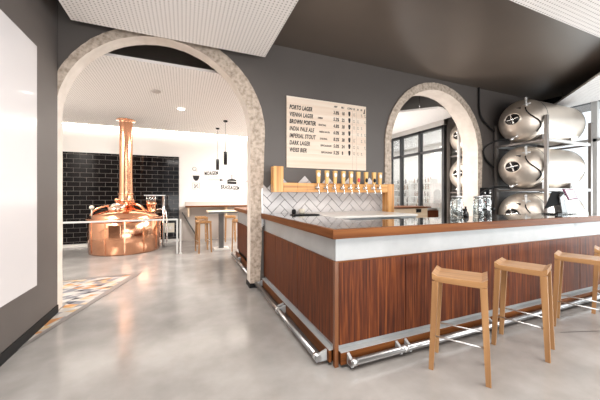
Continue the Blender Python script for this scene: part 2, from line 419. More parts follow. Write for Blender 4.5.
# ------------------------------------------------------------------ menu board
t = thing('menu_board', (2.235, YB, 1.822), 'pale wooden menu board with black lettering on the dark wall', 'menu board')
b = MB()
for k in range(10):
    z0 = 1.822 + k * .1130
    b.box(1.49, 2.983, YB - .022, YB - .001, z0, z0 + .1122, .0015)
b.build('board_planks', M['pine'], t)
rows = [('PORTO LAGER', '', '3.8%', '18'), ('VIENNA LAGER', 'AMBER', '5.2%', '22'), ('BROWN PORTER', 'SEASONAL', '4.8%', '38'),
        ('INDIA PALE ALE', 'AMERICAN IPA', '6.0%', '38'), ('IMPERIAL STOUT', 'SEASONAL', '8.2%', '38'),
        ('DARK LAGER', 'ESPECIALIDADE', '5.0%', '24'), ('WEISS BIER', 'ESPECIALIDADE', '5.2%', '8')]
yt = YB - .0235
for k, (nm, st, ab, ib) in enumerate(rows):
    z = 2.750 - k * .1125
    text_mb(MB().use(M['ink']), nm, .092, 1.535, yt, z, .0040 if k in (0, 2) else .0028, .22, .60, space=1.1).build('beer_name', None, t)
    if st: text_mb(MB().use(M['ink']), st, .042, 2.02 + .012 * k, yt, z + .006, .0008, .15, .70).build('beer_style', None, t)
    text_mb(MB().use(M['ink']), ab, .078, 2.325, yt, z, .0024, .1, .68, space=1.08).build('strength_figure', None, t)
    text_mb(MB().use(M['ink']), ib, .078, 2.485, yt, z, .0024, .1, .68, space=1.08).build('bitterness_figure', None, t)
    g = MB()
    g.prism_y([(2.625, z - .005), (2.65, z - .005), (2.66, z + .045), (2.655, z + .075), (2.62, z + .075), (2.615, z + .045)], yt - .001, yt + .001)
    g.build('glass_symbol', M['ink'], t)
    for q, xx in enumerate((2.72, 2.80, 2.875, 2.945)):
        if (k * 3 + q * 5) % 4 == 1: continue
        g = MB(); g.tube([(xx, yt, z + .005), (xx + .022, yt, z + .055)], .0022, 5); g.ball((xx + .008, yt, z + .045), .0065, 6); g.ball((xx + .022, yt, z + .012), .0065, 6)
        g.build('price_mark', M['greyink'], t)
for s_, xx in (('ABV', 2.335), ('IBU', 2.475), ('COPO', 2.595), ('25', 2.715), ('33', 2.79), ('50', 2.865)): text_mb(MB().use(M['ink']), s_, .042, xx, yt, 2.865, .0012, .1, .85).build('menu_heading', None, t)
b = MB(); b.tube([(2.94, yt, 2.83), (2.955, yt, 2.90)], .008, 6); b.ball((2.94, yt, 2.83), .014, 8); b.build('bottle_symbol', M['ink'], t)
for xx in (2.70, 2.78):
    b = MB(); b.box(xx, xx + .0016, yt, YB - .022, 1.83, 2.84); b.build('column_rule', M['greyink'], t)

# ------------------------------------------------------------------ herringbone splashback
def herringbone(x0, x1, z0, ztop):
    L, W, g = .297, .108, .0035
    b = MB().use(M['herring']); c45 = Matrix.Rotation(PI / 4, 4, 'Z')
    ox, oz = 1.67, 1.722
    bt = MB()
    for i in range(-24, 1):
        for jx in range(-12, 13):
            for kind in (0, 1):
                ax, az = i * W + jx * L, i * W - jx * L
                q = (ax, az, ax + L, az + W) if kind == 0 else (ax, az + W, ax + W, az + W + L)
                pts = [((x - z) / math.sqrt(2), (x + z) / math.sqrt(2)) for x, z in ((q[0] + g, q[1] + g), (q[2] - g, q[1] + g), (q[2] - g, q[3] - g), (q[0] + g, q[3] - g))]
                pts = [(ox + px, oz + pz) for px, pz in pts]
                if max(p[1] for p in pts) > ztop or max(p[1] for p in pts) < z0: continue
                if max(p[0] for p in pts) < x0 or min(p[0] for p in pts) > x1: continue
                b.use(M['herring']); b.prism_y(pts, YB - .014, YB - .001, .0015)
                cx_ = sum(p[0] for p in pts) / 4; cz_ = sum(p[1] for p in pts) / 4
                b.use(M['grout']); b.prism_y([(cx_ + (px - cx_) * 1.03, cz_ + (pz - cz_) * 1.03) for px, pz in pts], YB - .008, YB - .0012)
    for co, no in (((x0, 0, 0), (-1, 0, 0)), ((x1, 0, 0), (1, 0, 0)), ((0, 0, z0), (0, 0, -1))):
        bmesh.ops.bisect_plane(b.bm, geom=b.bm.verts[:] + b.bm.edges[:] + b.bm.faces[:], plane_co=co, plane_no=no, clear_outer=True)
    return b
struct('wall_tiles', herringbone(1.105, 3.41, .92, 1.735), None, 'pale grey herringbone tile splashback with a zigzag top edge')
b = MB(); b.box(1.085, 1.103, YB - .03, YB - .002, 0.9, 1.49); struct('trim_4', b, M['steel'], 'steel edge strip of the tiled splashback')

# ------------------------------------------------------------------ the bar
BX, BY, XE = 1.117, 1.971, 6.0
def bar_profile_panel(b, *a): b.box(*a)

# worktop (L shaped, stone with a timber nosing)
t = thing('bar_worktop', (3.4, 2.25, 1.035), 'dark polished bar top with a varnished timber edge around the corner', 'worktop')
b = MB(); b.prism([(BX, 1.975), (XE, 1.975), (XE, 2.60), (1.72, 2.60), (1.72, YB - .04), (BX, YB - .04)], 1.045, 1.108, 0); b.build('stone_top', M['topgloss'], t)
b = MB(); b.hexa([(1.077, 1.931, 1.035), (XE, 1.931, 1.035), (XE, 1.974, 1.035), (BX, 1.974, 1.035)], [(1.077, 1.931, 1.111), (XE, 1.931, 1.111), (XE, 1.974, 1.111), (BX, 1.974, 1.111)], .006); b.build('front_nosing', M['edgeX'], t)
b = MB(); b.hexa([(1.077, 1.931, 1.035), (BX - .001, 1.975, 1.035), (BX - .001, YB - .03, 1.035), (1.077, YB - .03, 1.035)], [(1.077, 1.931, 1.111), (BX - .001, 1.975, 1.111), (BX - .001, YB - .03, 1.111), (1.077, YB - .03, 1.111)], .006); b.build('side_nosing', M['edgeY'], t)

# bar front
t = thing('bar_counter', (2.6, 2.2, 0), 'long L shaped bar clad in dark rosewood panels with a steel band', 'bar')
b = MB(); b.prism([(BX + .03, BY + .03), (XE, BY + .03), (XE, 2.56), (1.68, 2.56), (1.68, YB - .03), (BX + .03, YB - .03)], 0.0, 1.034); b.build('carcass', M['black'], t)
xs = [BX + .035, 1.84, 3.273, 4.719, XE]
for u, v in zip(xs, xs[1:]):
    b = MB(); b.box(u + .003, v - .003, BY, BY + .028, .172, .838, .002); b.build('front_panel', M['walnutZ'], t)
ys = [BY + .035, 2.778, 3.549, YB - .03]
for u, v in zip(ys, ys[1:]):
    b = MB(); b.box(BX, BX + .028, u + .003, v - .003, .172, .838, .002); b.build('side_panel', M['walnutZ'], t)
b = MB(); b.box(BX - .003, BX + .032, BY - .003, BY + .032, 0, .846, .003); b.build('corner_post', M['edgeZ'], t)
for u, v in ((BX + .012, 4.625), (4.629, XE)):
    b = MB(); b.box(u, v, BY + .012, BY + .029, .848, 1.035, .002); b.build('steel_band', M['galv'], t)
b = MB(); b.box(BX + .012, BX + .029, BY + .03, YB - .03, .848, 1.035, .002); b.build('steel_band', M['galv'], t)
b = MB(); b.box(BX + .004, XE, BY - .002, BY + .03, .838, .848); b.build('timber_bead', M['edgeX'], t)
b = MB(); b.box(BX - .002, BX + .03, BY + .033, YB - .03, .838, .848); b.build('timber_bead', M['edgeY'], t)
b = MB(); b.box(BX + .035, XE, BY - .035, BY + .029, .128, .134); b.box(BX + .035, XE, BY + .022, BY + .029, .134, .172); b.build('kick_ledge', M['galv'], t)
b = MB(); b.box(BX - .035, BX + .029, BY + .034, YB - .035, .128, .134); b.box(BX + .022, BX + .029, BY + .034, YB - .03, .134, .172); b.build('kick_ledge', M['galv'], t)
b = MB(); b.box(BX + .034, XE, BY - .036, BY - .012, .03, .128, .004); b.build('kick_board', M['edgeX'], t)
b = MB(); b.box(BX - .036, BX - .012, BY + .034, YB - .035, .03, .128, .004); b.build('kick_board', M['edgeY'], t)

# foot rails
def foot_rail(p0, p1, off, brackets, label, joints):
    """tube from p0 to p1; brackets: points along, off = vector from the tube to the bar"""
    t = thing('foot_rail', ((p0[0] + p1[0]) / 2, (p0[1] + p1[1]) / 2, 0), label, 'foot rail')
    b = MB(); b.tube([p0, p1], .027, 16); b.build('rail_tube', M['rail'], t)
    d = (Vector(p1) - Vector(p0)).normalized(); o = Vector(off)
    for q in brackets:
        c = Vector(q); b = MB(); n = o.normalized(); e = c + o
        w = d * .012
        prof = [c - n * .02 + Vector((0, 0, -.03)), e + Vector((0, 0, -.03)), e + Vector((0, 0, .055)), c + Vector((0, 0, .028)), c - n * .02 + Vector((0, 0, .02))]
        b.hexa([p - w for p in prof], [p + w for p in prof], .002)
        b.box(c.x - .03, c.x + .03, c.y - .03, c.y + .03, 0, .044, .004) if False else None
        b.build('rail_bracket', M['galv'], t)
    for q in joints:
        c = Vector(q); b = MB(); b.tube([c - d * .02, c + d * .02], .031, 16); b.build('rail_collar', M['steel'], t)
    return t
foot_rail((1.20, 1.885, .068), (5.95, 1.885, .068), (0, .048, 0), [(1.215, 1.885, .068), (1.70, 1.885, .068), (1.80, 1.885, .068), (2.9, 1.885, .068), (3.9, 1.885, .068), (5.0, 1.885, .068)], 'polished steel foot rail along the long front of the bar behind the oak stools', [(1.235, 1.885, .068), (1.75, 1.885, .068), (4.0, 1.885, .068)])
foot_rail((1.0, 2.03, .068), (1.0, 4.13, .068), (.078, 0, 0), [(1.0, 2.045, .068), (1.0, 3.05, .068), (1.0, 3.12, .068), (1.0, 4.08, .068)], 'polished steel foot rail along the short side of the bar by the pillar', [(1.0, 2.07, .068), (1.0, 3.085, .068)])

# ------------------------------------------------------------------ worktop behind the bar, with its ledge
t = thing('back_counter', (2.6, 3.7, 0), 'white worktop behind the bar below the herringbone tiles', 'counter')
b = MB(); b.box(1.74, 3.9, 3.45, YB - .02, 0.0, .90); b.build('cabinet', M['greysteel'], t)
b = MB(); b.box(1.73, 3.95, 3.42, YB - .018, .90, .94, .003); b.build('worktop', M['steel'], t)
t = thing('drip_shelf', (2.3, 3.55, .94), 'long white drip shelf under the beer taps', 'shelf')
b = MB(); b.box(1.75, 3.12, 3.10, 4.12, 1.085, 1.112, .004); b.build('shelf_board', M['worktop'], t)
for x in (1.80, 3.05):
    b = MB(); b.box(x, x + .03, 3.5, 4.1, .94, 1.085); b.build('shelf_support', M['galv'], t)
b = MB(); b.box(1.76, 3.11, 3.12, 3.14, .945, 1.085, .003); b.build('front_apron', M['steel'], t)
b = MB(); b.prism_y([(1.35, 1.109), (1.74, 1.109), (1.74, 1.121), (1.37, 1.119)], 3.50, 3.66, .002)
single('bar_mat', b, M['black'], (1.55, 3.58, 1.108), 'flat black bar mat at the left end of the white drip shelf', 'mat')
b = MB().use(M['black']); b.lathe([(.03, 0), (.034, .01), (.03, .05), (.022, .06)], 16, Matrix.Translation((1.55, 4.0, 1.109)))
single('black_pot', b, None, (1.55, 4.0, 1.109), 'small black pot beside the white candle on the bar top', 'pot')
b = MB().use(M['cream']); b.lathe([(.045, 0), (.048, .01), (.048, .062), (.042, .068), (0, .066)], 18, Matrix.Translation((1.67, 3.98, 1.109)))
single('candle_pot', b, None, (1.67, 3.98, 1.109), 'small cream pot beside the black pot on the bar top', 'pot')

# ------------------------------------------------------------------ tap beam with nine taps
t = thing('beer_tap_rail', (2.3, 3.95, .94), 'amber timber tap beam with nine beer taps in front of the tiles', 'beer tap rail')
BYF, BYK = 3.87, 4.01
b = MB()
for k, (u, v) in enumerate(((1.34, 1.56), (1.562, 1.71), (1.712, 2.1), (2.102, 2.55), (2.552, 2.95), (2.952, 3.215))): b.box(u, v, BYF, BYK, 1.43, 1.568, .004)
b.build('cross_beam', M['beamX'], t)
b = MB(); b.box(1.19, 1.338, BYF, BYK, 1.43, 1.805, .004); b.build('end_block', M['beamZ'], t)
b = MB(); b.box(3.217, 3.36, BYF, BYK, .94, 1.575, .004); b.build('beam_leg', M['beamZ'], t)
b = MB()
for x in (1.26, 2.3, 3.28): b.box(x - .03, x + .03, BYK, YB - .015, 1.46, 1.54)
b.build('wall_spacer', M['black'], t)
def make_tap():
    m = MB(); T = Matrix.Translation
    m.lathe([(.024, 0), (.024, .008), (.014, .012), (.014, .05), (.0, .05)], 14, Matrix.Rotation(PI / 2, 4, 'X'))
    m.lathe([(.011, -.03), (.017, -.015), (.019, .0), (.017, .018), (.010, .03), (.008, .05), (.013, .052), (.013, .06), (0, .06)], 14, T((0, -.055, 0)))
    m.tube([(0, -.05, -.005), (0, -.075, -.02), (0, -.085, -.055), (0, -.085, -.10)], .0085, 10, 1)
    tap = m.build('beer_tap', M['chrome'])
    h = MB(); h.hexa([(-.024, -.07, .06), (.024, -.07, .06), (.024, -.042, .06), (-.024, -.042, .06)], [(-.034, -.076, .26), (.034, -.076, .26), (.034, -.038, .26), (-.034, -.038, .26)], .004)
    hd = h.build('tap_handle', M['handle']); hd.parent = tap
    g = MB(); g.lathe([(.024, 0), (.026, .002), (.024, .005), (0, .006)], 16, T((0, -.0745, .195)) @ Matrix.Rotation(PI / 2, 4, 'X') @ Matrix.Diagonal((1, 1.35, 1, 1)))
    bd = g.build('tap_badge', M['badge']); bd.parent = tap
    return tap
proto = make_tap(); taps_px = [1.872, 2.018, 2.160, 2.308, 2.448, 2.585, 2.735, 2.892, 3.012]
for k, x in enumerate(taps_px):
    tp = proto if k == 0 else copy_tree(proto)
    tp.parent = t; tp.location = Vector((x, BYF, 1.50)) - ORG[t.name]
    if k in (5, 6, 7):
        for ch in tp.children:
            if ch.name.startswith('tap_badge'):
                ch.data = ch.data.copy(); ch.data.materials[0] = M['red'] if k == 5 else M['black']; ch['label'] = 'red badge' if k == 5 else 'black badge'
                ch.location.z = -.07

# ------------------------------------------------------------------ bar stools
def make_stool():
    t = thing('bar_stool', (0, 0, 0), 'x', 'bar stool', 'oak bar stools')
    hx, hy, z0, z1 = .185, .150, .700, .745
    b = MB(); n = 20; T = bmesh.new(); top = []; bot = []
    for k in range(n + 1):
        x = -hx + 2 * hx * k / n; u = abs(x) / hx
        up = .021 * max(0, (u - .80) / .20)
        wy = hy * (1 - .0 * u)
        top.append(((x, -wy, z1 + up), (x, wy, z1 + up))); bot.append(((x * .99, -wy, z0 + up * .8), (x * .99, wy, z0 + up * .8)))
    for k in range(n):
        b.hexa([bot[k][0], bot[k + 1][0], bot[k + 1][1], bot[k][1]], [top[k][0], top[k + 1][0], top[k + 1][1], top[k][1]])
    bmesh.ops.remove_doubles(b.bm, verts=b.bm.verts[:], dist=1e-5)
    # drop the inner faces shared by neighbouring slices
    seen = {}
    for f in b.bm.faces: seen.setdefault(tuple(sorted(v.index if v.index >= 0 else id(v) for v in f.verts)), []).append(f)
    b.build('seat', M['oakX'], t)
    for sx in (-1, 1):
        for sy in (-1, 1):
            tx, ty, fx, fy = sx * .160, sy * (hy - .020), sx * .190, sy * (hy - .004)
            a, c = .024, .019
            q = lambda x, y, s_, z: [(x - a * s_, y - c * s_, z), (x + a * s_, y - c * s_, z), (x + a * s_, y + c * s_, z), (x - a * s_, y + c * s_, z)]
            b = MB(); b.hexa(q(fx, fy, .72, 0), q(tx, ty, 1, z0 + (.004)), .003); b.build('leg', M['oakZ'], t)
    for sy in (-1, 1):
        b = MB(); z = .268; k = z / .7; x = .190 - .03 * k; y = sy * (hy - .004 - .016 * k)
        b.tube([(-x, y, z), (x, y, z)], .0065, 8); b.build('footrest', M['steel'], t)
    return t
S0 = make_stool()
for k, (x, y, a, lb) in enumerate(((2.045, 1.594, -55.6, 'oak bar stool nearest the corner of the bar'), (2.857, 1.596, -69.4, 'second oak bar stool from the corner of the bar'),
                                   (3.82, 1.594, -71.0, 'third oak bar stool from the corner of the bar'), (4.63, 1.60, -70.0, 'oak bar stool at the right edge, only partly in view'))):
    st = S0 if k == 0 else copy_tree(S0)
    place(st, (x, y, 0), math.radians(a), lb, 'oak bar stools along the bar front')
for x, y, a, lb in ((.44, 7.30, -80, 'oak stool left of the high table, nearest the kettle'), (.47, 8.62, -84, 'oak stool left of the high table, close to the wall shelf'),
                    (1.27, 7.20, -100, 'oak stool right of the high table, next to the far bar'), (1.30, 8.72, -95, 'oak stool right of the high table, close to the wall shelf')):
    place(copy_tree(S0), (x, y, 0), math.radians(a), lb, 'oak stools around the high table')

# ------------------------------------------------------------------ point of sale terminal, jugs and small things on the bar
t = thing('pos_terminal', (5.22, 2.38, 1.108), 'black till terminal with a tilted screen on the bar top', 'till')
b = MB(); b.box(4.80, 5.30, 2.24, 2.44, 1.1115, 1.126, .006); b.build('base', M['blackgloss'], t)
b = MB(); b.hexa([(5.06, 2.31, 1.122), (5.22, 2.31, 1.122), (5.22, 2.40, 1.122), (5.06, 2.40, 1.122)], [(5.10, 2.36, 1.36), (5.26, 2.38, 1.42), (5.26, 2.46, 1.42), (5.10, 2.46, 1.36)], .01); b.build('stand', M['blackgloss'], t)
LL, LR, UR, UL = (4.565, 2.28, 1.202), (5.109, 2.36, 1.262), (5.434, 2.46, 1.434), (4.991, 2.40, 1.446)
th_ = Vector((.02, .018, -.012))
b = MB(); b.hexa([LL, LR, UR, UL], [tuple(Vector(p) + th_) for p in (LL, LR, UR, UL)], .004); b.build('main_screen', M['deadblack'], t)
D4 = [(5.275, 2.40, 1.485), (5.547, 2.40, 1.48), (5.546, 2.34, 1.327), (5.301, 2.34, 1.313)]
b = MB(); b.hexa(D4, [tuple(Vector(p) + Vector((.005, .016, -.006))) for p in D4], .003); cd = b.build('customer_display', M['magenta'], t)
cq = sum((Vector(p) for p in D4), Vector()) / 4
b = MB(); q4 = [tuple(cq + (Vector(p) - cq) * .74 + Vector((-.001, -.0035, .001))) for p in D4]; b.hexa(q4, [tuple(Vector(p) + Vector((.0005, .002, -.0006))) for p in q4]); b.build('display_panel', M['screen'], cd)
b = MB(); b.tube([(5.22, 2.41, 1.37), (5.36, 2.385, 1.40)], .014, 8); b.build('display_arm', M['blackgloss'], t)

def jug(x, y, r, h, label):
    t = thing('glass_jug', (x, y, 1.108), label, 'jug', 'glass jugs on the bar')
    b = MB(); b.lathe([(0, 0), (r * .93, 0), (r, .012), (r * .97, h * .75), (r * .80, h * .9), (r * .82, h), (r * .76, h), (r * .74, h * .9), (r * .9, h * .73), (r * .93, .02), (0, .018)], 24, Matrix.Translation((x, y, 1.109)))
    b.build('jug_body', M['jug'], t)
    b = MB(); b.lathe([(r * .84, h), (r * .84, h + .02), (0, h + .024)], 20, Matrix.Translation((x, y, 1.109))); b.build('lid', M['steel'], t)
    b = MB(); b.box(x + r * .4, x + r * .4 + .035, y - r - .022, y - r + .01, 1.108 + h * .3, 1.108 + h * .3 + .035, .005); b.build('tap_knob', M['black'], t)
    b = MB(); b.tube([(x - r * .9, y - .01, 1.11 + h * .85), (x - r - .05, y - .015, 1.11 + h * .8), (x - r - .05, y - .015, 1.11 + h * .5), (x - r * .95, y - .01, 1.11 + h * .4)], .008, 8, 2); b.build('handle', M['jug'], t)
jug(3.18, 2.52, .072, .245, 'clear glass jug with a black knob, left of the black bottle')
jug(3.50, 2.47, .060, .245, 'clear glass jug just right of the small black bottle')
jug(3.70, 2.50, .060, .255, 'clear glass jug furthest right, in front of the valve panel')
b = MB(); b.lathe([(0, 0), (.036, 0), (.038, .02), (.032, .05), (.012, .075), (.011, .118), (.014, .12), (.014, .13), (0, .131)], 18, Matrix.Translation((3.35, 2.53, 1.109)))
single('bar_bottle', b, M['blackgloss'], (3.35, 2.53, 1.109), 'small black bottle on the bar between the glass jugs', 'bottle')

# ------------------------------------------------------------------ steel tanks and racks
TR = .437
def make_tank():
    t = thing('beer_tank', (0, 0, 0), 'x', 'beer tank')
    RX = Matrix.Rotation(PI / 2, 4, 'Y')                        # lathe z -> world x
    L0, L1, D = .36, 1.70, .36
    pr = [(TR * math.sin(PI / 2 * k / 12), L0 - D * math.cos(PI / 2 * k / 12)) for k in range(13)]
    pr += [(TR, L0 + .4), (TR, L1)] + [(TR * math.cos(PI / 2 * k / 12), L1 + .28 * math.sin(PI / 2 * k / 12)) for k in range(1, 13)]
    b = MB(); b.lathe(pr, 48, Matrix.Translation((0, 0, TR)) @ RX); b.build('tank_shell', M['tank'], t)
    for xs_ in (L0 + .01, L1 + .02):
        b = MB(); b.lathe([(TR + .001, xs_ - .01), (TR + .005, xs_), (TR + .001, xs_ + .01)], 48, Matrix.Translation((0, 0, TR)) @ RX, False); b.build('weld_seam', M['greytable'], t)
    # oval man way on the domed end
    Rm = Matrix.Translation((.006, -.012, TR + .0)) @ Matrix.Rotation(math.radians(3), 4, 'Z') @ Matrix.Rotation(-PI / 2, 4, 'Y')
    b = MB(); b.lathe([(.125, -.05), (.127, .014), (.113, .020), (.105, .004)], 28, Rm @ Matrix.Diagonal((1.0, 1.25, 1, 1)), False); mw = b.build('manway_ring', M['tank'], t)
    b = MB(); b.lathe([(.108, -.02), (.106, .008), (0, .010)], 28, Rm @ Matrix.Diagonal((1.0, 1.25, 1, 1))); b.build('manway_door', M['blackgloss'], mw)
    b = MB(); b.box(-.10, .10, -.013, .013, .010, .026, .004, Rm @ Matrix.Rotation(.35, 4, 'Z')); b.build('manway_clamp', M['chrome'], mw)
    b = MB(); b.box(-.11, .11, -.011, .011, .010, .022, .004, Rm @ Matrix.Rotation(1.75, 4, 'Z')); b.build('manway_clamp', M['chrome'], mw)
    b = MB(); b.lathe([(.03, .01), (.03, .04), (0, .043)], 14, Rm); b.build('manway_knob', M['chrome'], mw)
    b = MB(); b.box(.05, .075, -.13, -.05, TR + .17, TR + .225, .004); b.build('name_plate', M['blackgloss'], t)
    # upper valve, gauge cable and lower valve
    yv = -.20
    b = MB(); b.tube([(.13, yv, TR + .16), (.10, yv, TR + .36)], .020, 10); b.tube([(.115, yv - .07, TR + .27), (.115, yv + .07, TR + .27)], .014, 10); b.tube([(.10, yv, TR + .36), (.10, yv, TR + .40)], .022, 12); b.build('upper_valve', M['whitesteel'], t)
    cp = []
    for y_, dz in ((-.20, .20), (-.22, .13), (-.27, .05), (-.34, -.03), (-.385, -.10), (-.38, -.19), (-.30, -.29)):
        rho = math.hypot(y_, dz); cp.append((L0 - D * math.sqrt(max(0, 1 - (rho / TR) ** 2)) - .022, y_ - .012, TR + dz))
    b = MB(); b.tube(cp, .011, 8, 2); b.build('cable', M['black'], t)
    b = MB(); b.tube([(.14, .02, TR - .36), (-.02, .0, TR - .40)], .022, 10); b.ball((-.02, 0, TR - .40), .034, 10); b.tube([(-.02, .09, TR - .41), (-.02, -.12, TR - .36)], .013, 8); b.build('lower_valve', M['chrome'], t)
    for x in (.45, 1.45):
        b = MB(); b.hexa([(x, -.30, -.02), (x + .06, -.30, -.02), (x + .06, .30, -.02), (x, .30, -.02)], [(x, -.30, .13), (x + .06, -.30, .13), (x + .06, .30, .13), (x, .30, .13)])
        b.build('saddle', M['greysteel'], t)
    return t
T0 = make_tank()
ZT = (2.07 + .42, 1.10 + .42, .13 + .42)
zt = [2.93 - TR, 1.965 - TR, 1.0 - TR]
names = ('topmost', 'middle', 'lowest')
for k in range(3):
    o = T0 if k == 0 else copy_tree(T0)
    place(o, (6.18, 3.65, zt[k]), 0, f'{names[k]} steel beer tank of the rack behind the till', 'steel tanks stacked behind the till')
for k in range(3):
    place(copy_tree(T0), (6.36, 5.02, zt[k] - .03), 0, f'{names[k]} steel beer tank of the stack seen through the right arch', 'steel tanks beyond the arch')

def rack(x0, x1, y0, y1, zs, label, top=2.93):
    t = thing('tank_rack', ((x0 + x1) / 2, (y0 + y1) / 2, 0), label, 'tank rack')
    for x in (x0, x1):
        for y in (y0, y1):
            b = MB(); b.box(x - .035, x + .035, y - .025, y + .025, 0, top, .004); b.build('rack_post', M['greysteel'], t)
    for z in zs:
        for y in (y0, y1):
            b = MB(); b.box(x0 + .036, x1 - .036, y - .02, y + .02, z - .06, z - .005, .003); b.build('rack_rail', M['whitesteel'], t)
        for x in (x0, x1):
            b = MB(); b.box(x - .02, x + .02, y0 + .026, y1 - .026, z - .06, z - .021, .003); b.build('cross_bar', M['greysteel'], t)
    return t
rack(6.44, 8.03, 3.185, 4.12, [z + .0 for z in zt], 'grey steel rack holding the three tanks behind the till')
rack(6.66, 8.25, 4.55, 5.485, [z - .03 for z in zt], 'grey steel rack holding the tanks seen through the right arch')

# hoses and the valve panel on the wall beside the tanks
b = MB(); b.tube([(5.91, 4.15, CZ), (5.91, 4.15, 3.2), (6.0, 4.13, 3.02), (6.22, 4.12, 2.87), (6.36, 4.12, 2.8)], .017, 8, 2)
single('wall_hose', b, M['black'], (5.91, 4.15, CZ), 'black hose hanging from the ceiling beside the topmost tank', 'hose')
b = MB(); b.tube([(6.13, 3.66, 2.52), (6.05, 3.85, 2.54), (5.95, 4.10, 2.42), (6.05, 4.13, 2.2), (6.2, 4.12, 2.08), (6.34, 4.12, 2.0)], .02, 8, 2)
single('tank_hose', b, M['black'], (6.13, 3.66, 2.52), 'black hose looping from the topmost tank valve to the wall', 'hose')
b = MB(); b.tube([(6.13, 3.66, 1.55), (6.02, 3.85, 1.57), (5.86, 4.06, 1.46), (5.88, 4.10, 1.3), (5.88, 4.12, 1.05)], .02, 8, 2)
single('tank_hose', b, M['black'], (6.13, 3.66, 1.55), 'black hose dropping from the middle tank valve to the valve panel', 'hose')
t = thing('valve_panel', (6.12, YB, .95), 'black panel of small valves with red knobs beside the lowest tank', 'valve panel')
b = MB(); b.box(5.95, 6.28, YB - .03, YB - .001, .95, 1.55, .004); b.build('panel', M['black'], t)
for z in (1.05, 1.18, 1.31, 1.44):
    for x in (6.03, 6.19):
        b = MB(); b.tube([(x, YB - .03, z), (x, YB - .09, z)], .018, 10); b.tube([(x, YB - .08, z - .03), (x, YB - .08, z + .04)], .012, 8); vv = b.build('valve', M['chrome'], t)
        b = MB(); b.ball((x, YB - .09, z + .05), .02, 8); b.build('valve_knob', M['red'] if x < 6.1 and z > 1.1 else M['whitesteel'], vv)
b = MB(); b.tube([(5.87, 4.60, 0), (5.87, 4.60, 3.30)], .035, 14)
single('white_pipe', b, M['whitesteel'], (5.87, 4.60, 0), 'white upright pipe just behind the right arch beside the tanks', 'pipe')

# ------------------------------------------------------------------ window wall on the right (X = 8.25)
def window_wall(name, x, y0, y1, zt_, vs, hs, fr, label, w=.06):
    t = bpy.data.objects.new(name, None); COL.objects.link(t); ORG[t.name] = Vector((0, 0, 0)); tag(t, label, None, None, 'structure')
    b = MB(); b.box(x + .02, x + .03, y0, y1, 0.05, zt_); b.build('pane', M['glass'], t)
    for y in vs:
        b = MB(); b.box(x - .03, x + .08, y - w / 2, y + w / 2, 0, zt_, .004); b.build('mullion', fr, t)
    for z in hs:
        b = MB(); b.box(x - .03, x + .08, y0, y1, z - .035, z + .035, .004); b.build('transom', fr, t)
    return t
window_wall('window_1', 8.25, -4.0, 4.17, 3.42, (3.2, 2.0, .6, -.8, -2.2, -3.6), (2.58, .08), M['whitesteel'], 'bright window wall at the right end of the bar', .10)
b = MB(); b.box(8.20, 8.36, -4.0, 4.17, 3.42, CZ); struct('trim_5', b, M['black'], 'black beam above the right window wall')
window_wall('window_2', 6.47, 5.50, 9.3, 3.28, (5.53, 6.35, 7.13, 7.62, 8.4, 9.2), (3.24, 2.63, .10), M['alu'], 'black framed glass partition seen through the right arch', .075)
b = MB(); b.box(6.44, 6.6, 5.5, 9.3, 3.285, CZ); struct('trim_6', b, M['white'], 'white bulkhead above the glass partition')

# ------------------------------------------------------------------ shop room behind the glass partition
b = MB(); b.box(8.75, 8.9, 5.5, 11.0, 0, CZ); struct('wall_shop_right', b, M['white'], 'white wall behind the shop shelves')
b = MB(); b.box(6.47, 8.9, 10.9, 11.0, 0, CZ); struct('wall_shop_end', b, M['white'], 'white end wall of the shop')
b = MB(); b.box(6.5, 8.75, 5.5, 5.55, 0, CZ); struct('wall_shop_near', b, M['white'], 'white wall between the tanks and the shop')
b = MB(); b.box(6.6, 8.75, 5.55, 10.9, 3.30, 3.34); struct('ceiling_shop', b, M['white'], 'white shop ceiling')
shz = [.30, .58, .86, 1.10, 1.35, 1.61, 1.87]
units = [(7.75, 8.75), (8.80, 9.75), (9.80, 10.75)]
un = ('nearest the white poster', 'in the middle of the row', 'furthest from the white poster')
for ui, (y0, y1) in enumerate(units):
    t = thing('shelf_unit', (8.57, (y0 + y1) / 2, 0), f'white bottle shelf unit behind the glass partition, {un[ui]}', 'shelf unit', 'shop shelf units')
    for y in (y0, y1):
        b = MB(); b.box(8.40, 8.74, y - .015, y + .015, 0, 2.0); b.build('side_panel', M['whitesteel'], t)
    for z in shz:
        b = MB(); b.box(8.40, 8.74, y0 + .016, y1 - .016, z - .022, z); b.build('shelf_board', M['whitesteel'], t)
pb = MB(); pb.lathe([(0, 0), (.032, 0), (.034, .01), (.034, .12), (.013, .165), (.013, .205), (0, .206)], 10); pbd = pb.build('beer_bottle', M['bottle'])
pa = MB(); pa.lathe([(0, 0), (.032, 0), (.034, .01), (.034, .12), (.013, .165), (.013, .205), (0, .206)], 10); pam = pa.build('beer_bottle', M['amberbottle'])
tag(pbd, 'x', 'bottle'); tag(pam, 'x', 'bottle'); first = {0: True, 1: True}
rn = ('lowest', 'second lowest', 'third lowest', 'fourth lowest', 'third highest', 'second highest', 'top')
rr_ = random.Random(4)
for ui, (y0, y1) in enumerate(units):
    for zi, z in enumerate(shz):
        if zi < 2: continue
        for k in range(7):
            y = y0 + .09 + k * .135
            if y > y1 - .06 or rr_.random() < .22: continue
            am = 1 if rr_.random() < .4 else 0
            p = pam if am else pbd
            o = p if first[am] else p.copy()
            if not first[am]: COL.objects.link(o)
            first[am] = False
            o.location = (8.50 + rr_.random() * .06, y, z + .001)
            col = 'amber' if am else 'dark'
            o['label'] = f'{col} bottle on the {rn[zi]} shelf of the unit {un[ui]}'
            o['group'] = f'{col} bottles on the {rn[zi]} shelf, unit {un[ui]}'
t = thing('poster_stand', (7.05, 6.25, 0), 'white poster stand with a grey arched picture behind the glass partition', 'poster')
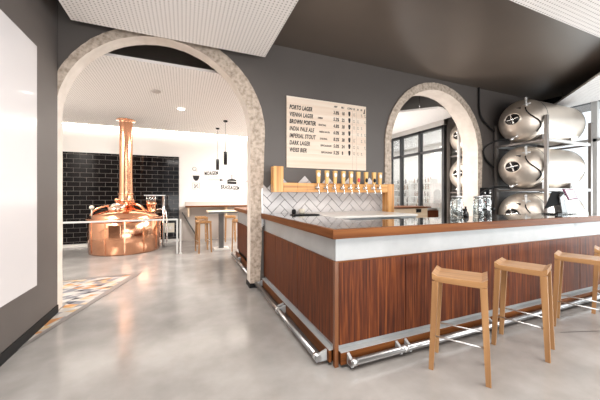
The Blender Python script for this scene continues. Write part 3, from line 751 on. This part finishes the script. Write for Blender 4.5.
RM = Matrix.Translation((7.05, 6.25, 0)) @ Matrix.Rotation(math.radians(-40), 4, 'Z')
b = MB(); b.box(-.20, .20, -.01, .01, .55, 1.75, .003, RM); b.build('poster_board', M['posterpink'], t)
b = MB(); b.box(-.17, .17, -.18, .18, 0, .98, .005, RM @ Matrix.Translation((0, .22, 0))); b.build('plinth', M['whitesteel'], t)
ap = [(-.10, 1.15)] + [(.10 * -math.cos(PI * k / 14), 1.45 + .12 * math.sin(PI * k / 14)) for k in range(15)] + [(.10, 1.15)]
b = MB(); b.prism_y(ap, -.014, -.011); b.bm.transform(RM); b.build('picture', M['greyprint'], t)
b = MB(); b.prism_y([(-.13, .60), (.13, .60), (.13, 1.02), (-.13, 1.02)], -.014, -.011); b.bm.transform(RM); b.build('picture_panel', M['whitesteel'], t)

# counters seen through the right arch
t = thing('service_counter', (4.75, 5.2, 0), 'pale plank counter with a dark top seen through the right arch', 'counter')
b = MB(); b.box(4.1, 5.33, 5.0, 5.6, 0, 1.085, .003); b.build('counter_body', M['palewood'], t)
b = MB(); b.box(4.05, 5.40, 4.95, 5.65, 1.085, 1.12, .003); b.build('counter_top', M['edgeX'], t)
b = MB(); b.box(4.98, 5.12, 4.985, 4.999, .985, 1.065); b.build('dark_notch', M['black'], t)
t = thing('low_cabinet', (5.66, 5.3, 0), 'dark wooden cabinet with a steel tray right of the pale counter', 'cabinet')
b = MB(); b.box(5.44, 5.80, 5.1, 5.6, 0, 1.02, .003); b.build('cabinet_body', M['walnutZ'], t)
b = MB(); b.box(5.46, 5.78, 5.12, 5.58, 1.02, 1.07, .004); b.build('tray', M['steel'], t)

# ------------------------------------------------------------------ bar beyond the big arch
t = thing('far_bar', (1.5, 5.5, 0), 'short wooden bar just behind the stone pillar', 'bar')
b = MB(); b.box(BX + .03, 1.75, 4.56, 6.42, 0, 1.03); b.build('carcass', M['black'], t)
b = MB(); b.box(BX, BX + .028, 4.55, 6.44, .172, .785, .003); b.build('side_panel', M['walnutZ'], t)
b = MB(); b.box(BX + .012, BX + .029, 4.55, 6.44, .787, 1.04, .002); b.build('steel_band', M['galv'], t)
b = MB(); b.box(BX + .03, 1.75, 6.42, 6.445, .0, 1.04, .002); b.build('end_panel', M['walnutZ'], t)
b = MB(); b.box(1.06, 1.80, 4.54, 6.50, 1.04, 1.11, .006); b.build('bar_top', M['edgeY'], t)
b = MB(); b.box(BX - .036, BX - .012, 4.55, 6.44, .03, .128, .003); b.build('kick_board', M['edgeY'], t)
foot_rail((1.0, 4.56, .068), (1.0, 6.40, .068), (.078, 0, 0), [(1.0, 4.9, .068), (1.0, 5.8, .068)], 'polished steel foot rail of the short bar behind the pillar', [])

# ------------------------------------------------------------------ copper brew kettle
KX, KY, KR = -1.36, 8.27, .785
t = thing('brew_kettle', (KX, KY, 0), 'large polished copper brew kettle with a tall chimney', 'brew kettle')
K = Matrix.Translation((KX, KY, 0)); GX, GY = -.80, 8.35
b = MB(); b.lathe([(KR - .02, 0.0), (KR - .02, .03), (KR - .01, .035), (KR - .01, .80), (KR - .04, .815)], 64, K); b.build('kettle_body', M['copper'], t)
b = MB(); b.lathe([(KR - .03, .79), (KR + .035, .795), (KR + .05, .815), (KR + .035, .84), (KR - .05, .85)], 64, K, False); b.build('rim', M['copper'], t)
b = MB()
for k in range(12):
    a = 2 * PI * k / 12 + .13
    b.box(-.012, .012, -.004, .004, .04, .785, 0, K @ Matrix.Rotation(a, 4, 'Z') @ Matrix.Translation((0, -KR + .008, 0)))
b.build('body_seams', M['copper'], t)
b = MB(); b.box(-.13, .12, -.012, .0, .40, .70, .01, K @ Matrix.Rotation(-.12, 4, 'Z') @ Matrix.Translation((0, -KR + .012, 0))); b.build('body_plate', M['copper'], t)
dome = [(KR - .04, .845), (KR - .06, .90), (KR - .14, .965), (KR - .28, 1.02), (.38, 1.06), (.25, 1.10), (.20, 1.15)]
b = MB(); b.lathe(dome, 64, K, False); b.build('dome', M['copper'], t)
b = MB(); b.lathe([(.205, 1.10), (.215, 1.16), (.20, 1.24), (.175, 1.32), (.158, 1.5), (.150, 1.9), (.146, 3.28)], 40, K, False); b.build('chimney', M['copper'], t)
b = MB(); b.lathe([(.146, 3.22), (.15, 3.265), (.205, 3.27), (.205, 3.295), (.146, 3.298)], 40, K, False); b.build('ceiling_flange', M['copper'], t)
b = MB(); b.lathe([(.20, 1.235), (.232, 1.24), (.232, 1.265), (.185, 1.27)], 40, K, False); b.lathe([(.16, 1.40), (.19, 1.405), (.19, 1.43), (.16, 1.435)], 40, K, False); b.build('neck_ring', M['copper'], t)
mm = K @ Matrix.Rotation(-.35, 4, 'Z') @ Matrix.Translation((0, -.37, 1.10)) @ Matrix.Rotation(math.radians(24), 4, 'X')
b = MB(); b.lathe([(.19, -.06), (.19, .03), (.175, .05), (.10, .075), (0, .085)], 32, mm); hd = b.build('hatch', M['palecopper'], t)
b = MB(); b.tube([(-.19, 0, .03), (0, -.02, .11), (.19, 0, .03)], .012, 8, 1); b.bm.transform(mm); b.build('hatch_handle', M['chrome'], hd)
b = MB(); b.tube([(KX - .12, KY - .15, 1.16), (KX - .45, KY - .28, 1.12), (KX - .62, KY - .32, 1.02), (KX - .66, KY - .33, .90)], .022, 10, 2); b.tube([(KX + .1, KY - .1, 1.2), (KX + .35, KY - .25, 1.14), (KX + .48, KY - .3, .98)], .03, 10, 2); b.build('dome_pipe', M['copper'], t)
b = MB(); b.tube([(KX - .63, KY - .36, .86), (KX - .63, KY - .36, 1.06)], .012, 8); b.ball((KX - .63, KY - .36, 1.10), .05, 12); b.build('vent_ball', M['cream'], t)
b = MB(); b.ball((KX + .12, KY - .26, 1.26), .055, 12); b.ball((KX - .16, KY - .22, 1.27), .05, 12); b.tube([(KX - .16, KY - .22, 1.15), (KX - .16, KY - .22, 1.27)], .02, 8); b.tube([(KX + .12, KY - .26, 1.15), (KX + .12, KY - .26, 1.26)], .02, 8); b.build('valve_caps', M['copper'], t)

b = MB(); b.lathe([(0.10, 0), (.10, .0), (.115, .20), (.135, .22), (.135, .26), (.10, .30)], 24, Matrix.Translation((GX, GY, .92))); sv = b.build('sight_vessel', M['copper'], t)
b = MB(); b.lathe([(.085, 1.21), (.085, 1.37)], 20, Matrix.Translation((GX, GY, 0))); b.build('sight_glass', M['jug'], sv)
b = MB(); b.box(GX - .16, GX + .34, GY - .10, GY + .10, 1.37, 1.395, .006); b.build('lid_plate', M['steel'], sv)
for dx in (-.10, .10):
    b = MB(); b.tube([(GX + dx, GY - .05, 1.20), (GX + dx, GY - .05, 1.37)], .012, 8); b.build('lid_rod', M['chrome'], sv)
b = MB(); b.tube([(GX + .29, GY, .0), (GX + .29, GY, 1.37)], .03, 10); b.build('steel_pipe', M['chrome'], t)
b = MB(); b.tube([(GX + .12, GY, 1.0), (GX + .20, GY, 1.02), (GX + .38, GY - .05, 1.0), (GX + .38, GY - .05, 0)], .018, 8, 1); b.build('steel_pipe', M['chrome'], t)

t = thing('guard_rail', (-1.3, 7.29, 0), 'white steel guard rail in front of the copper kettle', 'guard rail')
b = MB(); b.box(-3.4, -.15, 7.27, 7.31, .795, .83, .005); b.build('handrail', M['whitesteel'], t)
for x in (-.15, -2.6):
    b = MB(); b.box(x - .018, x + .018, 7.272, 7.308, 0, .82, .004); b.build('rail_post', M['whitesteel'], t)
t = thing('gate_post', (-.075, 7.27, 0), 'slim white steel gate post right beside the guard rail end', 'post')
b = MB(); b.box(-.092, -.058, 7.25, 7.29, 0, .82, .004); b.build('post', M['whitesteel'], t)
b = MB(); b.box(-.11, -.04, 7.232, 7.308, 0, .01); b.build('foot_plate', M['whitesteel'], t)
t = thing('wall_socket', (-.42, FAR - .03, .40), 'cream double socket box on the black tiles right of the kettle', 'socket')
b = MB(); b.box(-.57, -.27, FAR - .06, FAR - .023, .27, .55, .008); b.build('socket_box', M['cream'], t)
for x in (-.48, -.36):
    b = MB(); b.lathe([(.05, 0), (.05, .006), (.04, .006), (.038, .002), (0, .002)], 18, Matrix.Translation((x, FAR - .06, .41)) @ Matrix.Rotation(PI / 2, 4, 'X')); b.build('socket', M['worktop'], t)
b = MB(); b.tube([(-.05, FAR - .06, .86), (.42, FAR - .06, .02)], .022, 8); b.tube([(-.05, FAR - .06, .86), (-.05, FAR - .0, .86)], .015, 8)
single('wall_strut', b, M['greytable'], (.42, FAR - .06, 0), 'dark diagonal strut on the grey lower wall under the shelf', 'strut')

# ------------------------------------------------------------------ table, wall shelf, pendants, lamps, lettering in the brewing room
t = thing('high_table', (.93, 7.55, 0), 'square high table with a dark pedestal beyond the big arch', 'table')
b = MB(); b.box(.55, 1.31, 7.18, 7.93, .945, .98, .004); b.build('tabletop', M['palewood'], t)
b = MB(); b.box(.55, 1.31, 7.17, 7.1795, .935, .98); b.build('edge_strip', M['greytable'], t)
b = MB(); b.box(.83, .95, 7.45, 7.57, .03, .945, .006); b.build('pedestal', M['greytable'], t)
b = MB(); b.box(.70, 1.08, 7.32, 7.70, 0, .03, .006); b.build('base_plate', M['worktop'], t)
t = thing('wall_shelf', (1.3, 9.15, 0), 'long wall shelf with a timber edge below the wall lettering', 'shelf')
b = MB(); b.box(.03, 2.6, 8.96, FAR - .001, 1.035, 1.07, .003); b.build('shelf_board', M['worktop'], t)
b = MB(); b.box(.03, 2.6, 8.93, 8.96, 1.03, 1.075, .004); b.build('timber_edge', M['edgeX'], t)
b = MB(); b.box(.03, 2.6, FAR - .02, FAR - .001, 1.071, 1.19, .002); b.build('back_strip', M['wainscot'], t)
for x in (.10, 1.2, 2.3):
    b = MB(); b.box(x, x + .05, 8.98, FAR - .001, .74, 1.034, .003); b.build('bracket', M['palewood'], t)

def pendant(x, y, zc, zt_, zb, label):
    t = thing('pendant_lamp', (x, y, zc), label, 'pendant lamp', 'slim black pendant lamps')
    b = MB(); b.lathe([(.05, zc - .03), (.055, zc - .001)], 18, Matrix.Translation((x, y, 0))); b.build('canopy', M['black'], t)
    b = MB(); b.tube([(x, y, zc - .03), (x, y, zt_)], .004, 6); b.build('flex', M['black'], t)
    b = MB(); b.lathe([(0, zt_), (.042, zt_), (.045, zt_ - .01), (.045, zb), (.036, zb), (.036, zb + .03)], 20, Matrix.Translation((x, y, 0)), False); b.build('lamp_shade', M['blackgloss'], t)
    b = MB(); b.lathe([(0, zb + .012), (.034, zb + .012), (.034, zb + .03)], 16, Matrix.Translation((x, y, 0)), False); b.build('bulb', M['warmlamp'], t)
pendant(.885, 8.30, 3.30, 2.41, 2.11, 'slim black pendant lamp hanging lower, on the left of the pair')
pendant(.985, 7.40, 3.30, 2.50, 2.17, 'slim black pendant lamp hanging higher, on the right of the pair')

t = thing('ceiling_lamp', (-.06, 6.70, 3.30), 'bright ceiling lamp on the perforated panel right of the chimney', 'ceiling lamp')
b = MB(); b.lathe([(.075, 3.275), (.085, 3.299)], 20, Matrix.Translation((-.06, 6.7, 0)), False); b.build('lamp_ring', M['whitesteel'], t)
b = MB(); b.lathe([(0, 3.276), (.074, 3.276)], 20, Matrix.Translation((-.06, 6.7, 0)), False); b.build('diffuser', M['lamp'], t)
t = thing('smoke_detector', (-.475, 5.777, 3.30), 'round grey white detector on the perforated panel near the arch', 'detector')
b = MB(); b.lathe([(0, 3.262), (.04, 3.264), (.075, 3.28), (.08, 3.299)], 22, Matrix.Translation((-.475, 5.777, 0)), False); b.build('detector_body', M['wainscot'], t)

yw = FAR - .003
def decal(label, loc, cat='wall lettering'): return thing('wall_lettering', loc, label, cat)
t = decal('black painted word and small kettle drawing above the right of the wall shelf', (1.43, yw, 1.6))
b = MB().use(M['ink']); text_mb(b, 'BRASSAGEM', .185, 1.09, yw, 1.60, .006, 0, .56, math.radians(4), space=1.1); b.build('word', None, t)
b = MB(); b.prism_y([(1.30, 1.76), (1.60, 1.745), (1.60, 1.83), (1.30, 1.845)], yw - .002, yw); b.prism_y([(1.29, 1.85)] + [(1.45 - .16 * math.cos(PI * k / 10), 1.85 + .075 * math.sin(PI * k / 10)) for k in range(11)] + [(1.61, 1.85)], yw - .002, yw); b.box(1.435, 1.465, yw - .002, yw, 1.92, 2.07); b.build('kettle_drawing', M['ink'], t)
b = MB(); b.box(1.28, 1.50, yw - .002, yw, 1.50, 1.515); b.build('underline', M['greyink'], t)
t = decal('black painted word with an arrow in the middle of the white wall', (.85, yw, 1.9))
b = MB().use(M['ink']); text_mb(b, 'MOAGEM', .16, .60, yw, 2.02, .006, 0, .58, math.radians(-4), space=1.1); b.build('word', None, t)
b = MB(); b.prism_y([(.70, 1.865), (1.15, 1.875), (1.15, 1.89), (.70, 1.88)], yw - .002, yw); b.prism_y([(1.07, 1.84), (1.20, 1.88), (1.07, 1.915)], yw - .002, yw); b.build('arrow', M['ink'], t)
b = MB(); b.box(.84, 1.04, yw - .002, yw, 1.985, 1.997); b.build('underline', M['greyink'], t)
t = decal('column of small black painted symbols at the left of the wall lettering', (.35, yw, 1.6))
b = MB(); b.lathe([(.055, 0), (.06, .002), (.045, .002)], 14, Matrix.Translation((.30, yw, 2.21)) @ Matrix.Rotation(PI / 2, 4, 'X'), False); b.tube([(.33, yw, 2.17), (.38, yw, 2.13)], .006, 6); b.build('grain_symbol', M['greyink'], t)
b = MB(); b.prism_y([(.25, 2.0), (.45, 2.0), (.43, 1.90), (.38, 1.84), (.32, 1.84), (.27, 1.90)], yw - .002, yw); b.build('bowl_symbol', M['ink'], t)
b = MB()
for q in ((.245, .455, 1.575, 1.583), (.245, .455, 1.765, 1.773)): b.box(q[0], q[1], yw - .002, yw, q[2], q[3])
for x in (.245, .447): b.box(x, x + .008, yw - .002, yw, 1.575, 1.773)
b.tube([(.30, yw, 1.62), (.40, yw, 1.73)], .018, 6); b.ball((.31, yw, 1.71), .02, 8); b.ball((.40, yw, 1.64), .02, 8); b.build('hop_symbol', M['greyink'], t)
t = decal('small painted clock ring right of the kettle drawing', (1.72, yw, 2.0), 'wall drawing')
b = MB(); b.lathe([(.085, 0), (.09, .002), (.075, .002)], 20, Matrix.Translation((1.69, yw, 2.03)) @ Matrix.Rotation(PI / 2, 4, 'X'), False); b.tube([(1.72, yw, 2.12), (1.75, yw, 2.15)], .008, 6); b.build('ring', M['greyink'], t)
t = decal('painted arrow stroke beside the right edge of the big arch', (2.0, yw, 1.85), 'wall drawing')
b = MB(); b.tube([(1.88, yw, 1.80), (1.95, yw, 1.87), (1.98, yw, 1.86), (2.05, yw, 1.93)], .012, 6); b.build('stroke', M['ink'], t)

# ------------------------------------------------------------------ lights
def area(name, loc, rot, sx, sy, power, col=(1, 1, 1)):
    l = bpy.data.lights.new(name, 'AREA'); l.shape = 'RECTANGLE'; l.size = sx; l.size_y = sy; l.energy = power; l.color = col
    o = bpy.data.objects.new(name, l); COL.objects.link(o); o.location = loc; o.rotation_euler = rot; return o
area('front_uplight_fill', (2.0, -4.3, .8), (math.radians(124), 0, 0), 9, 1.5, 300, (1, .985, .96))  # added upward fill behind the camera, brightens the hanging ceiling panels
area('bar_lamps', (3.6, -.5, 3.34), (0, 0, 0), 3.4, 1.6, 150, (1, .96, .91))
area('entrance_fill', (0, .4, 3.34), (0, 0, 0), 1.8, 1.8, 140, (1, .96, .91))  # added overhead fill out of view, lifts the floor but not the ceiling
area('daylight_right', (8.9, .6, 1.4), (math.radians(112), 0, PI / 2), 6.5, 2.2, 310, (.97, .985, 1))
area('brewery_fill', (-2.9, 5.9, 3.25), (0, 0, 0), .7, 2.3, 150, (1, .94, .88))  # unseen fill added left of the arch view to brighten the brewing room
area('hall_fill', (2.9, 6.4, 3.25), (0, 0, 0), 1.9, 3.2, 400, (1, .95, .9))  # large fill added out of sight behind the dividing wall for the brewing room
area('panel_uplight_fill', (4.75, 6.15, 1.0), (PI, 0, 0), 1.2, .6, 50, (1, .96, .92))  # added upward fill hidden behind the service counter, brightens the slanted panel
area('shop_lamps', (7.6, 8.0, 3.28), (0, 0, 0), 1.6, 4.5, 70, (.97, .98, 1))

w = bpy.data.worlds.new('daylight'); SC.world = w; w.use_nodes = True
w.node_tree.nodes['Background'].inputs['Color'].default_value = (0.93, 0.96, 1.0, 1)
w.node_tree.nodes['Background'].inputs['Strength'].default_value = 1.3

# ------------------------------------------------------------------ camera
cam = bpy.data.cameras.new('camera'); co = bpy.data.objects.new('camera', cam); COL.objects.link(co)
cam.sensor_fit = 'HORIZONTAL'; cam.sensor_width = 36.0; cam.lens = 281.0 / 600 * 36.0
cam.shift_y = -4.5 / 600; cam.clip_start = .05
co.location = (0, 0, 1.38); co.rotation_euler = (PI / 2, 0, -math.atan(116 / 281))
SC.camera = co
SC.view_settings.view_transform = 'Standard'; SC.view_settings.look = 'None'; SC.view_settings.gamma = 1.0
SC.view_settings.use_curve_mapping = False; SC.view_settings.exposure = 0.22
SC.cycles.use_denoising = True; SC.cycles.max_bounces = 10; SC.cycles.diffuse_bounces = 5; SC.cycles.glossy_bounces = 5; SC.cycles.transparent_max_bounces = 16
SC.cycles.caustics_reflective = False; SC.cycles.caustics_refractive = False; SC.cycles.sample_clamp_indirect = 8.0
